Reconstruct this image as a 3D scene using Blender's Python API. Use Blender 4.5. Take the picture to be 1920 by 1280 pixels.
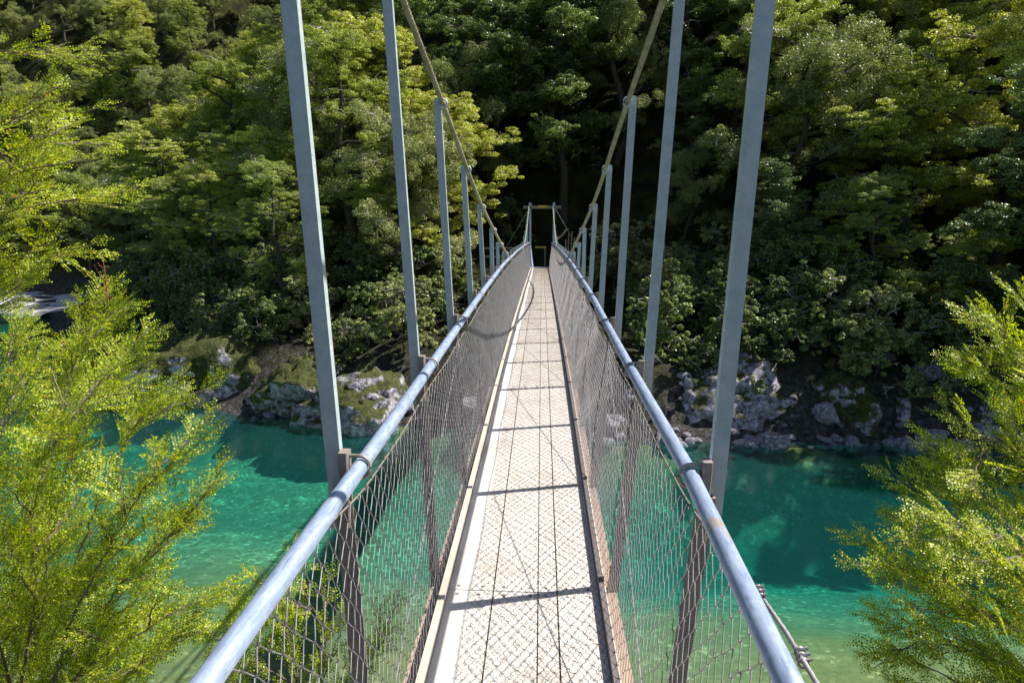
import bpy, math, random
import numpy as np
from mathutils import Matrix, Vector, noise as mnoise

for o in list(bpy.data.objects): bpy.data.objects.remove(o)
scene = bpy.context.scene
COL = scene.collection
rng = np.random.default_rng(7)
random.seed(7)

# ------------------------------------------------------------------ camera
CAM_Z = 6.0
FPX = 1280.0                       # focal length in pixels of a 1920 px wide picture
_d = np.array([56/FPX, 210/FPX, 1.0]); _d /= np.linalg.norm(_d)
_z = np.array([0, _d[2], -_d[1]]); _z /= np.linalg.norm(_z)
_x = np.cross(_d, _z); _x *= np.sign(_x[0])
B = np.array([_x, _d, _z])
cam_d = bpy.data.cameras.new('camera')
cam = bpy.data.objects.new('camera', cam_d); COL.objects.link(cam)
cam_d.sensor_width = 36.0; cam_d.lens = 24.0
cam_d.clip_start = 0.05; cam_d.clip_end = 2000
R_, U_, F_ = B @ np.array([1, 0, 0]), B @ np.array([0, 1, 0]), B @ np.array([0, 0, 1])
m = Matrix(((R_[0], U_[0], -F_[0], 0), (R_[1], U_[1], -F_[1], 0), (R_[2], U_[2], -F_[2], CAM_Z), (0, 0, 0, 1)))
cam.matrix_world = m
scene.camera = cam
scene.render.resolution_x = 1024; scene.render.resolution_y = 682

def at(px, py, Y):
    """point of the place seen at (px, py) of the photograph, Y metres ahead"""
    r = B @ np.array([(px-960)/FPX, -(py-640)/FPX, 1.0])
    return r*Y/r[1] + np.array([0, 0, CAM_Z])

# ------------------------------------------------------------------ light
SUN_EL = math.radians(51); SUN_AZ = math.atan2(0.97, 0.24)   # azimuth from +Y towards +X
world = bpy.data.worlds.new('World'); scene.world = world; world.use_nodes = True
wn = world.node_tree.nodes; wl = world.node_tree.links; wn.clear()
sky = wn.new('ShaderNodeTexSky'); sky.sky_type = 'NISHITA'; sky.sun_disc = False
sky.sun_elevation = SUN_EL; sky.sun_rotation = SUN_AZ
bg = wn.new('ShaderNodeBackground'); bg.inputs[1].default_value = 0.065
wo = wn.new('ShaderNodeOutputWorld'); wl.new(sky.outputs[0], bg.inputs[0]); wl.new(bg.outputs[0], wo.inputs[0])
sd = bpy.data.lights.new('sun', 'SUN'); sun = bpy.data.objects.new('sun', sd); COL.objects.link(sun)
sd.energy = 5.0; sd.angle = math.radians(0.53); sd.color = (1.0, 0.94, 0.84)
sv = Vector((math.sin(SUN_AZ)*math.cos(SUN_EL), math.cos(SUN_AZ)*math.cos(SUN_EL), math.sin(SUN_EL)))
sun.rotation_euler = sv.to_track_quat('Z', 'Y').to_euler(); sun.location = (10, 5, 40)
scene.view_settings.view_transform = 'Standard'; scene.view_settings.look = 'None'
scene.view_settings.exposure = 0.70; scene.view_settings.gamma = 1
scene.render.engine = 'CYCLES'
scene.cycles.max_bounces = 8; scene.cycles.transparent_max_bounces = 16

# ------------------------------------------------------------------ helpers
def setp(o, label=None, cat=None, group=None, kind=None):
    if label: o['label'] = label
    if cat: o['category'] = cat
    if group: o['group'] = group
    if kind: o['kind'] = kind
    return o

class MB:
    """collects quads and triangles and links them as one mesh object"""
    def __init__(s): s.v = []; s.q = []; s.t = []; s.n = 0; s.mq = []; s.mi = 0
    def add(s, v, q=None, t=None):
        v = np.asarray(v, float).reshape(-1, 3)
        if q is not None and len(q): s.q.append(np.asarray(q, int)+s.n); s.mq.append(np.full(len(s.q[-1]), s.mi))
        if t is not None and len(t): s.t.append(np.asarray(t, int)+s.n)
        s.v.append(v); s.n += len(v)
        return s
    def mesh(s, name, mats, smooth=False):
        me = bpy.data.meshes.new(name)
        v = np.concatenate(s.v) if s.v else np.zeros((0, 3))
        q = np.concatenate(s.q) if s.q else np.zeros((0, 4), int)
        t = np.concatenate(s.t) if s.t else np.zeros((0, 3), int)
        me.vertices.add(len(v)); me.vertices.foreach_set('co', v.astype('f').ravel())
        nl = q.size+t.size; me.loops.add(nl)
        me.loops.foreach_set('vertex_index', np.concatenate([q.ravel(), t.ravel()]).astype('i'))
        me.polygons.add(len(q)+len(t))
        st = np.concatenate([np.arange(len(q))*4, q.size+np.arange(len(t))*3]).astype('i')
        me.polygons.foreach_set('loop_start', st)
        me.polygons.foreach_set('use_smooth', np.full(len(q)+len(t), bool(smooth)))
        for mt in (mats if isinstance(mats, (list, tuple)) else [mats]): me.materials.append(mt)
        if len(s.mq) and max(x.max() for x in s.mq) > 0: me.polygons.foreach_set('material_index', np.concatenate(s.mq+[np.zeros(len(t), int)]).astype('i'))
        me.update(calc_edges=True); me.validate()
        return me
    def build(s, name, mat, parent=None, smooth=False, origin=None):
        if origin is not None:
            s.v = [a-np.asarray(origin) for a in s.v]
        o = bpy.data.objects.new(name, s.mesh(name, mat, smooth)); COL.objects.link(o)
        if origin is not None: o.location = origin
        if parent is not None: o.parent = parent
        return o

def frames(P):
    P = np.asarray(P, float); T = np.gradient(P, axis=0); T /= np.linalg.norm(T, axis=1)[:, None]+1e-12
    up = np.array([0, 0, 1.0]) if abs(T[:, 2]).mean() < .8 else np.array([0, 1.0, 0])
    A = np.cross(T, up); A /= np.linalg.norm(A, axis=1)[:, None]+1e-12
    return T, A, np.cross(A, T)

def tube(mb, P, r, n=8, cap=True, twist=None, prof=None):
    P = np.asarray(P, float); k = len(P); r = np.broadcast_to(np.asarray(r, float), (k,))
    T, A, N = frames(P)
    a = np.linspace(0, 2*np.pi, n, endpoint=False)[None, :] + (0 if twist is None else np.asarray(twist)[:, None])
    pr = 1.0 if prof is None else np.asarray(prof)[None, :]
    ca = (np.cos(a)*pr*r[:, None])[..., None]; sa = (np.sin(a)*pr*r[:, None])[..., None]
    V = P[:, None, :] + ca*A[:, None, :] + sa*N[:, None, :]
    i = np.arange(k-1)[:, None]*n; j = np.arange(n)[None, :]; j2 = (j+1) % n
    Q = np.stack([i+j, i+j2, i+n+j2, i+n+j], -1).reshape(-1, 4)
    mb.add(V.reshape(-1, 3), Q)
    if cap:
        for base, c in ((0, P[0]), ((k-1)*n, P[-1])):
            ring = V.reshape(-1, 3)[base:base+n]
            tr = [[0, 1+x, 1+(x+1) % n] for x in range(n)]
            mb.add(np.vstack([c[None], ring]), t=tr)
    return mb

def segs(mb, A, Bp, r, n=3):
    """many straight wires at once"""
    A = np.asarray(A, float); Bp = np.asarray(Bp, float); k = len(A)
    T = Bp-A; L = np.linalg.norm(T, axis=1)[:, None]+1e-12; T /= L
    up = np.where(np.abs(T[:, 2:3]) < .9, np.array([[0, 0, 1.0]]), np.array([[1.0, 0, 0]]))
    X = np.cross(T, up); X /= np.linalg.norm(X, axis=1)[:, None]+1e-12; Y = np.cross(X, T)
    a = np.linspace(0, 2*np.pi, n, endpoint=False)
    off = r*(np.cos(a)[None, :, None]*X[:, None, :] + np.sin(a)[None, :, None]*Y[:, None, :])
    V = np.concatenate([A[:, None, :]+off, Bp[:, None, :]+off], 1)
    j = np.arange(n); Q = np.stack([j, (j+1) % n, n+(j+1) % n, n+j], -1)
    Q = (np.arange(k)[:, None, None]*2*n + Q[None]).reshape(-1, 4)
    mb.add(V.reshape(-1, 3), Q)

def prism(mb, prof, P0, P1, X, Y):
    """extrude a 2-D profile (list of x,y) from P0 to P1; X, Y the profile axes"""
    prof = np.asarray(prof, float); n = len(prof)
    X = np.asarray(X, float); Y = np.asarray(Y, float)
    o = prof[:, :1]*X+prof[:, 1:]*Y
    V = np.vstack([np.asarray(P0)+o, np.asarray(P1)+o])
    j = np.arange(n); Q = np.stack([j, (j+1) % n, n+(j+1) % n, n+j], -1)
    mb.add(V, Q)
    for b in (0, n):
        mb.add(np.vstack([V[b:b+n].mean(0)[None], V[b:b+n]]), t=[[0, 1+x, 1+(x+1) % n] for x in range(n)])

def rrect(w, h, b=0.003):
    w /= 2; h /= 2
    return [(-w+b, -h), (w-b, -h), (w, -h+b), (w, h-b), (w-b, h), (-w+b, h), (-w, h-b), (-w, -h+b)]
LPROF = [(-.025, -.025), (.025, -.025), (.025, -.019), (-.019, -.019), (-.019, .025), (-.025, .025)]

# ------------------------------------------------------------------ materials
def mat(name, rough=.6, metal=0., spec=.5):
    mt = bpy.data.materials.new(name); mt.use_nodes = True
    nt = mt.node_tree; b = nt.nodes['Principled BSDF']
    b.inputs['Roughness'].default_value = rough; b.inputs['Metallic'].default_value = metal
    b.inputs['Specular IOR Level'].default_value = spec
    return mt, nt, b
def N(nt, t, **k):
    n = nt.nodes.new(t)
    for a, v in k.items():
        if a in n.inputs: n.inputs[a].default_value = v
        else: setattr(n, a, v)
    return n
def ramp(nt, src, stops, interp='LINEAR'):
    r = nt.nodes.new('ShaderNodeValToRGB'); r.color_ramp.interpolation = interp
    e = r.color_ramp.elements
    while len(e) < len(stops): e.new(.5)
    for x, (p, c) in zip(e, stops): x.position = p; x.color = (*c, 1) if len(c) == 3 else c
    nt.links.new(src, r.inputs[0]); return r.outputs[0]
def coords(nt, scale=(1, 1, 1), kind='Object'):
    tc = nt.nodes.new('ShaderNodeTexCoord'); mp = nt.nodes.new('ShaderNodeMapping')
    mp.inputs['Scale'].default_value = scale; nt.links.new(tc.outputs[kind], mp.inputs[0]); return mp.outputs[0]
def geo_pos(nt, scale=(1, 1, 1)):
    g = nt.nodes.new('ShaderNodeNewGeometry'); mp = nt.nodes.new('ShaderNodeMapping')
    mp.inputs['Scale'].default_value = scale; nt.links.new(g.outputs['Position'], mp.inputs[0]); return mp.outputs[0]
def noise(nt, vec, scale, detail=4, rough=.55):
    n = N(nt, 'ShaderNodeTexNoise', Scale=scale, Detail=detail, Roughness=rough); nt.links.new(vec, n.inputs['Vector']); return n.outputs['Fac']
def mixc(nt, f, a, b, mode='MIX'):
    n = nt.nodes.new('ShaderNodeMix'); n.data_type = 'RGBA'; n.blend_type = mode
    for s, v in ((n.inputs[0], f), (n.inputs[6], a), (n.inputs[7], b)):
        if hasattr(v, 'is_linked') or hasattr(v, 'links'): nt.links.new(v, s)
        else: s.default_value = v if isinstance(v, (int, float)) else (*v, 1)
    return n.outputs[2]
def bump(nt, b, h, strength=.4, dist=.01):
    n = N(nt, 'ShaderNodeBump', Strength=strength, Distance=dist); nt.links.new(h, n.inputs['Height']); nt.links.new(n.outputs[0], b.inputs['Normal'])

# galvanised steel: rails and hangers
def steel(name, lo, hi, streak, rough=.42, metal=.35, rust=None, sc=(6, 1.2, 6)):
    mt, nt, b = mat(name, rough, metal)
    p = geo_pos(nt, sc)
    n1 = noise(nt, p, 4, 6, .65); c = ramp(nt, n1, [(.3, lo), (.62, hi)])
    p2 = geo_pos(nt, (55, 5, 55)); n2 = noise(nt, p2, 3, 5, .7)
    f = ramp(nt, n2, [(.53, (0, 0, 0)), (.68, (.6,)*3)])
    c = mixc(nt, f, c, streak)
    p3 = geo_pos(nt); n3 = noise(nt, p3, 60, 3); c = mixc(nt, .25, c, ramp(nt, n3, [(.35, lo), (.7, hi)]), 'MIX')
    if rust:
        n4 = noise(nt, p3, 1.7, 5, .7); fr = ramp(nt, n4, [(.64, (0, 0, 0)), (.70, (1, 1, 1))]); c = mixc(nt, fr, c, rust)
    nt.links.new(c, b.inputs['Base Color'])
    rr = N(nt, 'ShaderNodeMapRange'); nt.links.new(n1, rr.inputs[0]); rr.inputs[3].default_value = rough-.12; rr.inputs[4].default_value = rough+.16
    nt.links.new(rr.outputs[0], b.inputs['Roughness'])
    bump(nt, b, n2, .15, .002)
    return mt
M = {}
M['rail'] = steel('weathered_galvanised_pipe', (.24, .32, .50), (.46, .55, .74), (.08, .11, .20), .42, .3, (.42, .30, .18), (20, 3.0, 20))
M['hanger'] = steel('galvanised_bar', (.40, .50, .53), (.56, .65, .67), (.30, .38, .42), .46, .2)
M['post'] = steel('dull_angle_iron', (.20, .165, .14), (.34, .29, .25), (.12, .09, .07), .6, .2, (.22, .12, .07))
M['blue'] = steel('bluish_tower_steel', (.28, .36, .60), (.48, .56, .80), (.14, .18, .36), .5, .2)
M['bolt'] = steel('u_bolt_steel', (.20, .17, .15), (.42, .38, .35), (.15, .09, .06), .5, .5)
M['wire'] = steel('galvanised_wire', (.22, .20, .21), (.44, .42, .45), (.14, .10, .08), .36, .3)
M['hexwire'] = steel('thin_deck_wire', (.16, .10, .07), (.26, .17, .12), (.10, .06, .04), .6, .3)

mt, nt, b = mat('steel_cable', .6, .1)
n1 = noise(nt, geo_pos(nt), 14, 4); nt.links.new(ramp(nt, n1, [(.3, (.20, .19, .13)), (.6, (.36, .34, .25)), (.75, (.32, .35, .36))]), b.inputs['Base Color']); M['cable'] = mt

def timber(name, a, c_, dark, sc=(30, 1.2, 30), stain=.35):
    mt, nt, b = mat(name, .75, 0, .3)
    p = geo_pos(nt, sc); n1 = noise(nt, p, 3, 7, .7); c = ramp(nt, n1, [(.28, a), (.65, c_)])
    n2 = noise(nt, geo_pos(nt), 2.2, 6, .7); f = ramp(nt, n2, [(.5, (0, 0, 0)), (.72, (stain,)*3)]); c = mixc(nt, f, c, dark)
    n3 = noise(nt, geo_pos(nt), 90, 3, .6); f3 = ramp(nt, n3, [(.66, (0, 0, 0)), (.72, (.6,)*3)]); c = mixc(nt, f3, c, dark)
    oi = nt.nodes.new('ShaderNodeObjectInfo'); hv = N(nt, 'ShaderNodeHueSaturation'); nt.links.new(c, hv.inputs['Color'])
    mr = N(nt, 'ShaderNodeMapRange'); nt.links.new(oi.outputs['Random'], mr.inputs[0]); mr.inputs[3].default_value = .9; mr.inputs[4].default_value = 1.08
    nt.links.new(mr.outputs[0], hv.inputs['Value'])
    nt.links.new(hv.outputs[0], b.inputs['Base Color']); bump(nt, b, n3, .12, .002); return mt
M['deck'] = timber('bleached_deck_timber', (.55, .53, .50), (.72, .70, .67), (.34, .26, .20), (22, 1.2, 22), .6)
M['kerb'] = timber('kerb_timber', (.44, .39, .33), (.58, .53, .46), (.25, .18, .12))
M['bearer'] = timber('brown_bearer_timber', (.33, .23, .17), (.48, .36, .28), (.16, .10, .07))
M['kerb_shaded'] = timber('shade_toned_kerb', (.09, .08, .09), (.17, .15, .16), (.16, .09, .06))  # right kerb: shade on its inner face put into the colour
M['greywood'] = timber('grey_old_timber', (.16, .14, .12), (.30, .27, .23), (.08, .07, .05))
mt, nt, b = mat('yellow_paint', .6); nt.links.new(ramp(nt, noise(nt, geo_pos(nt), 12), [(.35, (.50, .33, .04)), (.6, (.75, .52, .08))]), b.inputs['Base Color']); M['yellow'] = mt

# foliage
def leafmat(name, c_lo, c_mid, c_hi, trans, tcol, rough=.45, spec=.5, objvar=.25, patch=.25, tip=None):
    mt, nt, b = mat(name, rough, 0, spec)
    g = nt.nodes.new('ShaderNodeNewGeometry'); oi = nt.nodes.new('ShaderNodeObjectInfo')
    c = ramp(nt, g.outputs['Random Per Island'], [(0, c_lo), (.5, c_mid), (.97, c_hi)] + ([(.994, tip)] if tip else []))
    n1 = noise(nt, geo_pos(nt), patch, 3); hs = N(nt, 'ShaderNodeHueSaturation'); nt.links.new(c, hs.inputs['Color'])
    ad = N(nt, 'ShaderNodeMath', operation='ADD'); nt.links.new(oi.outputs['Random'], ad.inputs[0]); nt.links.new(n1, ad.inputs[1])
    mr = N(nt, 'ShaderNodeMapRange'); nt.links.new(ad.outputs[0], mr.inputs[0]); mr.inputs[1].default_value = .3; mr.inputs[2].default_value = 1.5
    mr.inputs[3].default_value = 1-objvar; mr.inputs[4].default_value = 1+objvar; nt.links.new(mr.outputs[0], hs.inputs['Value'])
    mh = N(nt, 'ShaderNodeMapRange'); nt.links.new(oi.outputs['Random'], mh.inputs[0]); mh.inputs[3].default_value = .5+.05*objvar; mh.inputs[4].default_value = .5-.07*objvar
    nt.links.new(mh.outputs[0], hs.inputs['Hue'])
    nt.links.new(hs.outputs[0], b.inputs['Base Color'])
    tr = nt.nodes.new('ShaderNodeBsdfTranslucent')
    tc = mixc(nt, 1.0, hs.outputs[0], tcol, 'MULTIPLY'); nt.links.new(tc, tr.inputs[0])
    ms = nt.nodes.new('ShaderNodeMixShader'); ms.inputs[0].default_value = trans
    nt.links.new(b.outputs[0], ms.inputs[1]); nt.links.new(tr.outputs[0], ms.inputs[2])
    nt.links.new(ms.outputs[0], nt.nodes['Material Output'].inputs[0]); return mt
M['leaf_near'] = leafmat('sunlit_beech_leaf', (.12, .20, .006), (.34, .44, .010), (.60, .64, .03), .34, (1.8, 1.8, .4), .45, .4, .12, 1.5, (.5, .2, .03))
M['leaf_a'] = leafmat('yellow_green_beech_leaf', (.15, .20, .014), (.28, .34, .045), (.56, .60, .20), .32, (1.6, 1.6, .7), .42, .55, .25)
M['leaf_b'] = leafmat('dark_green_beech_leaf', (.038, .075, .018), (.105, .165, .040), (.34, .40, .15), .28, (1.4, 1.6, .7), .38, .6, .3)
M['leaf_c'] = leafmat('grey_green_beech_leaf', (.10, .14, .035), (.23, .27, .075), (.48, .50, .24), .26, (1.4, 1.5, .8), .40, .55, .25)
def barkmat(name, a, c_, moss):
    mt, nt, b = mat(name, .85, 0, .2)
    p = coords(nt, (6, 6, 1.5)); n1 = noise(nt, p, 3, 6, .7); c = ramp(nt, n1, [(.3, a), (.7, c_)])
    n2 = noise(nt, coords(nt), 1.6, 4); f = ramp(nt, n2, [(.5, (0, 0, 0)), (.62, (1, 1, 1))]); c = mixc(nt, f, c, moss)
    nt.links.new(c, b.inputs['Base Color']); bump(nt, b, n1, .6, .03); return mt
M['bark'] = barkmat('mossy_beech_bark', (.035, .026, .018), (.11, .09, .07), (.05, .06, .015))
M['twig'] = barkmat('pale_twig_bark', (.28, .25, .22), (.58, .54, .50), (.34, .31, .22))
M['bark_near'] = barkmat('sapling_bark', (.13, .09, .075), (.42, .34, .30), (.22, .15, .11))
mt, nt, b = mat('red_bare_twig', .6); b.inputs['Base Color'].default_value = (.38, .10, .05, 1); M['red'] = mt

# rock with moss
def rockmat(name, moss_lo, moss_amt):
    mt, nt, b = mat(name, .8, 0, .35)
    p = coords(nt)
    nz = nt.nodes.new('ShaderNodeTexNoise'); nz.inputs['Scale'].default_value = 3; nt.links.new(p, nz.inputs['Vector'])
    pw = mixc(nt, .12, p, nz.outputs['Color'], 'ADD')
    vo = N(nt, 'ShaderNodeTexVoronoi', Scale=3.6); vo.feature = 'F1'; nt.links.new(pw, vo.inputs['Vector'])
    n1 = noise(nt, p, 5, 8, .72)
    c = ramp(nt, n1, [(.30, (.03, .027, .027)), (.42, (.16, .15, .18)), (.54, (.40, .38, .46)), (.70, (.70, .68, .76))])
    ve = N(nt, 'ShaderNodeTexVoronoi', Scale=3.6); ve.feature = 'DISTANCE_TO_EDGE'; nt.links.new(pw, ve.inputs['Vector'])
    c = mixc(nt, ramp(nt, ve.outputs['Distance'], [(0, (.75,)*3), (.05, (0, 0, 0))]), c, (.03, .028, .02))
    g = nt.nodes.new('ShaderNodeNewGeometry'); sx = nt.nodes.new('ShaderNodeSeparateXYZ'); nt.links.new(g.outputs['Normal'], sx.inputs[0])
    n2 = noise(nt, p, 1.5, 6, .7)
    a1 = N(nt, 'ShaderNodeMath', operation='MULTIPLY_ADD'); nt.links.new(sx.outputs[2], a1.inputs[0]); a1.inputs[1].default_value = .22; nt.links.new(n2, a1.inputs[2])
    f = ramp(nt, a1.outputs[0], [(moss_lo, (0, 0, 0)), (moss_lo+.07, (moss_amt,)*3)])
    mc = ramp(nt, noise(nt, p, 12, 5), [(.3, (.015, .022, .005)), (.5, (.045, .055, .010)), (.62, (.09, .095, .018)), (.78, (.18, .15, .03))])
    c = mixc(nt, f, c, mc)
    nt.links.new(c, b.inputs['Base Color']); bump(nt, b, n1, 1.0, .08); return mt
M['rock'] = rockmat('mossy_river_rock', .61, 1.0)
M['rock_left'] = rockmat('shaded_bank_rock', .56, 1.0)  # wider moss cover, partly to put the left bank's shade into the colour
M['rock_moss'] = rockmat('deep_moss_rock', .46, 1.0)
M['stone'] = rockmat('pale_river_stone', .74, .7)

mt, nt, b = mat('forest_floor', .95, 0, .1)
p = geo_pos(nt); n1 = noise(nt, p, .8, 8, .7)
c = ramp(nt, n1, [(.3, (.012, .012, .006)), (.5, (.03, .032, .012)), (.62, (.055, .06, .015)), (.75, (.09, .08, .04))])
sz = nt.nodes.new('ShaderNodeSeparateXYZ'); nt.links.new(p, sz.inputs[0])
n3 = noise(nt, p, 6, 8, .75); cr = ramp(nt, n3, [(.38, (.02, .02, .015)), (.5, (.08, .075, .07)), (.6, (.16, .15, .17)), (.7, (.42, .40, .46))])
mr = N(nt, 'ShaderNodeMapRange'); nt.links.new(sz.outputs[2], mr.inputs[0]); mr.inputs[1].default_value = .7; mr.inputs[2].default_value = 2.6; mr.inputs[3].default_value = .75; mr.inputs[4].default_value = 0.
c = mixc(nt, mr.outputs[0], c, cr); nt.links.new(c, b.inputs['Base Color']); bump(nt, b, n3, 1, .15); M['floor'] = mt
mt, nt, b = mat('pale_gravel', .9, 0, .2)
n1 = noise(nt, geo_pos(nt), 8, 8, .75); nt.links.new(ramp(nt, n1, [(.3, (.25, .25, .26)), (.65, (.62, .62, .62))]), b.inputs['Base Color']); bump(nt, b, n1, .8, .05); M['gravel'] = mt

mt, nt, b = mat('riverbed_gravel', .9, 0, .2)
p = geo_pos(nt); v1 = N(nt, 'ShaderNodeTexVoronoi', Scale=5); nt.links.new(p, v1.inputs['Vector'])
v2 = N(nt, 'ShaderNodeTexVoronoi', Scale=14); nt.links.new(p, v2.inputs['Vector'])
s1 = nt.nodes.new('ShaderNodeSeparateColor'); nt.links.new(v1.outputs['Color'], s1.inputs[0])
s2 = nt.nodes.new('ShaderNodeSeparateColor'); nt.links.new(v2.outputs['Color'], s2.inputs[0])
c = ramp(nt, s1.outputs[0], [(0, (.13, .12, .06)), (.4, (.24, .215, .11)), (.8, (.33, .29, .15)), (.97, (.62, .55, .32))])
c2 = ramp(nt, s2.outputs[0], [(0, (.09, .09, .05)), (.6, (.24, .23, .13)), (.92, (.36, .33, .19)), (.96, (.95, .85, .50))])
c = mixc(nt, .6, c, c2); n1 = noise(nt, geo_pos(nt, (.5, 1.2, 1)), .5, 5, .6)
c = mixc(nt, ramp(nt, n1, [(.38, (.75,)*3), (.62, (0, 0, 0))]), c, (.10, .12, .07)); sz = nt.nodes.new('ShaderNodeSeparateXYZ'); nt.links.new(p, sz.inputs[0]); mr = N(nt, 'ShaderNodeMapRange'); nt.links.new(sz.outputs[2], mr.inputs[0])
mr.inputs[1].default_value = -1.1; mr.inputs[2].default_value = -.2; mr.inputs[3].default_value = 0; mr.inputs[4].default_value = .62
silt = ramp(nt, noise(nt, geo_pos(nt, (.7, 2, 1)), 1.5, 6, .7), [(.3, (.12, .12, .02)), (.7, (.24, .20, .035))])
c = mixc(nt, mr.outputs[0], c, silt)
nt.links.new(c, b.inputs['Base Color']); M['bed'] = mt

mt = bpy.data.materials.new('clear_turquoise_water'); mt.use_nodes = True; nt = mt.node_tree; nt.nodes.clear()
out = nt.nodes.new('ShaderNodeOutputMaterial')
tr = N(nt, 'ShaderNodeBsdfTransparent', Color=(.93, 1, .97, 1)); gl = N(nt, 'ShaderNodeBsdfGlossy', Color=(1, 1, 1, 1), Roughness=.06)
df = N(nt, 'ShaderNodeBsdfDiffuse', Color=(.03, .32, .33, 1))
p = geo_pos(nt, (1, 1.6, 1)); n1 = noise(nt, p, 2.2, 5, .6)
bp = N(nt, 'ShaderNodeBump', Strength=.16, Distance=.05); nt.links.new(n1, bp.inputs['Height'])
nt.links.new(bp.outputs[0], gl.inputs['Normal'])
m1 = nt.nodes.new('ShaderNodeMixShader'); m1.inputs[0].default_value = .08; nt.links.new(tr.outputs[0], m1.inputs[1]); nt.links.new(df.outputs[0], m1.inputs[2])
fr = N(nt, 'ShaderNodeFresnel', IOR=1.33); nt.links.new(bp.outputs[0], fr.inputs['Normal'])
m2 = nt.nodes.new('ShaderNodeMixShader'); nt.links.new(fr.outputs[0], m2.inputs[0]); nt.links.new(m1.outputs[0], m2.inputs[1]); nt.links.new(gl.outputs[0], m2.inputs[2])
nt.links.new(m2.outputs[0], out.inputs[0])
va = N(nt, 'ShaderNodeVolumeAbsorption', Color=(.24, .87, .90, 1), Density=.62); nt.links.new(va.outputs[0], out.inputs['Volume'])
M['water'] = mt

# ------------------------------------------------------------------ terrain
SX = np.array([-140, -90, -60, -36, -28, -20, -15, -12, -10, -6.6, -2, 3.6, 10.4, 16, 24, 40, 70, 120.])
SY = np.array([72, 66, 58, 47, 38, 29.5, 24.5, 22.3, 21.3, 20.7, 19.9, 19.0, 19.2, 18, 16, 12, 4, -8.])
def shore(x): return np.interp(x, SX, SY)
def fbm(x, y, s, o=4, seed=0.0):
    return mnoise.fractal(Vector((x*s, y*s, seed)), 1.0, 2.0, o)
def far_h(x, y):
    ys = shore(x); sl = (shore(x+.5)-shore(x-.5)); d = (y-ys)/math.sqrt(1+sl*sl)
    if d < 0: return max(-3.2, -.05+d*1.05)
    s = min(1, d/2.2); s = s*s*(3-2*s)
    h = (1.6+.5*fbm(x, y, .25, 3, 5))*s + .05*d
    if d > 2: h += .20*(d-2)
    if d > 9: h += .52*(d-9)
    if d > 4 and (x < -4 or x > 5): h += .12*(d-4)*min(1, max(abs(x)-4, 0)/6)
    # left bank: gravel flat upstream
    g = min(1, max(0, (-24-x)/6.)); h = h*(1-g) + g*(.15+.03*d + max(0, d-8)*1.15)
    # landing of the bridge
    w = math.exp(-(x/3.2)**4)*math.exp(-((y-31)/3.6)**4); h = h*(1-w)+4.25*w
    h += fbm(x, y, .35, 4)*.35*min(1, d/2)+fbm(x, y, 1.3, 3, 9)*.12*min(1, d)
    return h
def grid(xs, ys, fn, name, mt):
    mb = MB(); V = np.array([[x, y, fn(x, y)] for y in ys for x in xs]); nx = len(xs)
    i = np.arange(len(ys)-1)[:, None]*nx; j = np.arange(nx-1)[None]
    mb.add(V, np.stack([i+j, i+j+1, i+nx+j+1, i+nx+j], -1).reshape(-1, 4))
    return setp(mb.build(name, mt, smooth=True), kind='structure')
xs = np.concatenate([np.arange(-140, -30, 3.), np.arange(-30, -14, 1), np.arange(-14, 16, .4), np.arange(16, 36, 1), np.arange(36, 121, 4.)])
ys = np.concatenate([np.arange(-8, 14, 2.), np.arange(14, 32, .4), np.arange(32, 60, 1.2), np.arange(60, 190, 5.)])
grid(xs, ys, lambda x, y: far_h(x, y) if y > shore(x)-3.0 else -4.0, 'hillside', M['floor'])
def bed(x, y):
    d = shore(x)-y
    depth = np.interp(y-.10*x, [4, 8, 9.5, 10.8, 12.2, 14, 16.5, 40], [.03, .10, .24, .48, .88, 1.4, 1.85, 1.9])
    depth *= np.interp(x, [-14, -4, 1, 6], [.62, .66, 1.3, 1.55])
    depth = min(depth, .12+max(d, -.2)*.75) if d < 3 else depth
    return -depth + (.10+.10*min(1, depth))*fbm(x, y, .4, 4, 2)
bx = np.concatenate([np.arange(-140, -20, 4.), np.arange(-20, 22, .6), np.arange(22, 121, 4.)])
by = np.concatenate([np.arange(-60, 3, 6.), np.arange(3, 26, .5), np.arange(26, 112, 3.)])
grid(bx, by, bed, 'riverbed', M['bed'])
def near_h(x, y):
    e = 5.2 + .5*math.sin(x*.6) - .05*abs(x)
    d = e-y
    return -.6 + .75*d*(1 if d < 6 else 1) if d < 6.2 else -.6+.75*6.2+.15*(d-6.2)
nb = grid(np.arange(-40, 41, .8), np.arange(-40, 7.01, .8), lambda x, y: near_h(x, y)+.15*fbm(x, y, .5), 'river_bank', M['floor'])
# gravel flat upstream on the left
mb = MB(); gx = np.linspace(-70, -34.5, 60); tt = np.linspace(0, 1, 12); V = []
for t in tt:
    for x in gx:
        y = shore(x)-.6+t*9
        V.append([x, y, max(far_h(x, y), -.3)+.06])
nx = len(gx); i = np.arange(len(tt)-1)[:, None]*nx; j = np.arange(nx-1)[None]
mb.add(V, np.stack([i+j, i+j+1, i+nx+j+1, i+nx+j], -1).reshape(-1, 4)); setp(mb.build('gravel_bar', M['gravel'], smooth=True), kind='structure')
# water: closed body so that the light is absorbed on its way down
mb = MB(); x0, x1, y0, y1 = -160, 125, -60, 125
V = [[x0, y0, -4.5], [x1, y0, -4.5], [x1, y1, -4.5], [x0, y1, -4.5], [x0, y0, 0], [x1, y0, 0], [x1, y1, 0], [x0, y1, 0]]
mb.add(V, [[3, 2, 1, 0], [4, 5, 6, 7], [0, 1, 5, 4], [1, 2, 6, 5], [2, 3, 7, 6], [3, 0, 4, 7]])
setp(mb.build('river', M['water']), kind='structure')

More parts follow.
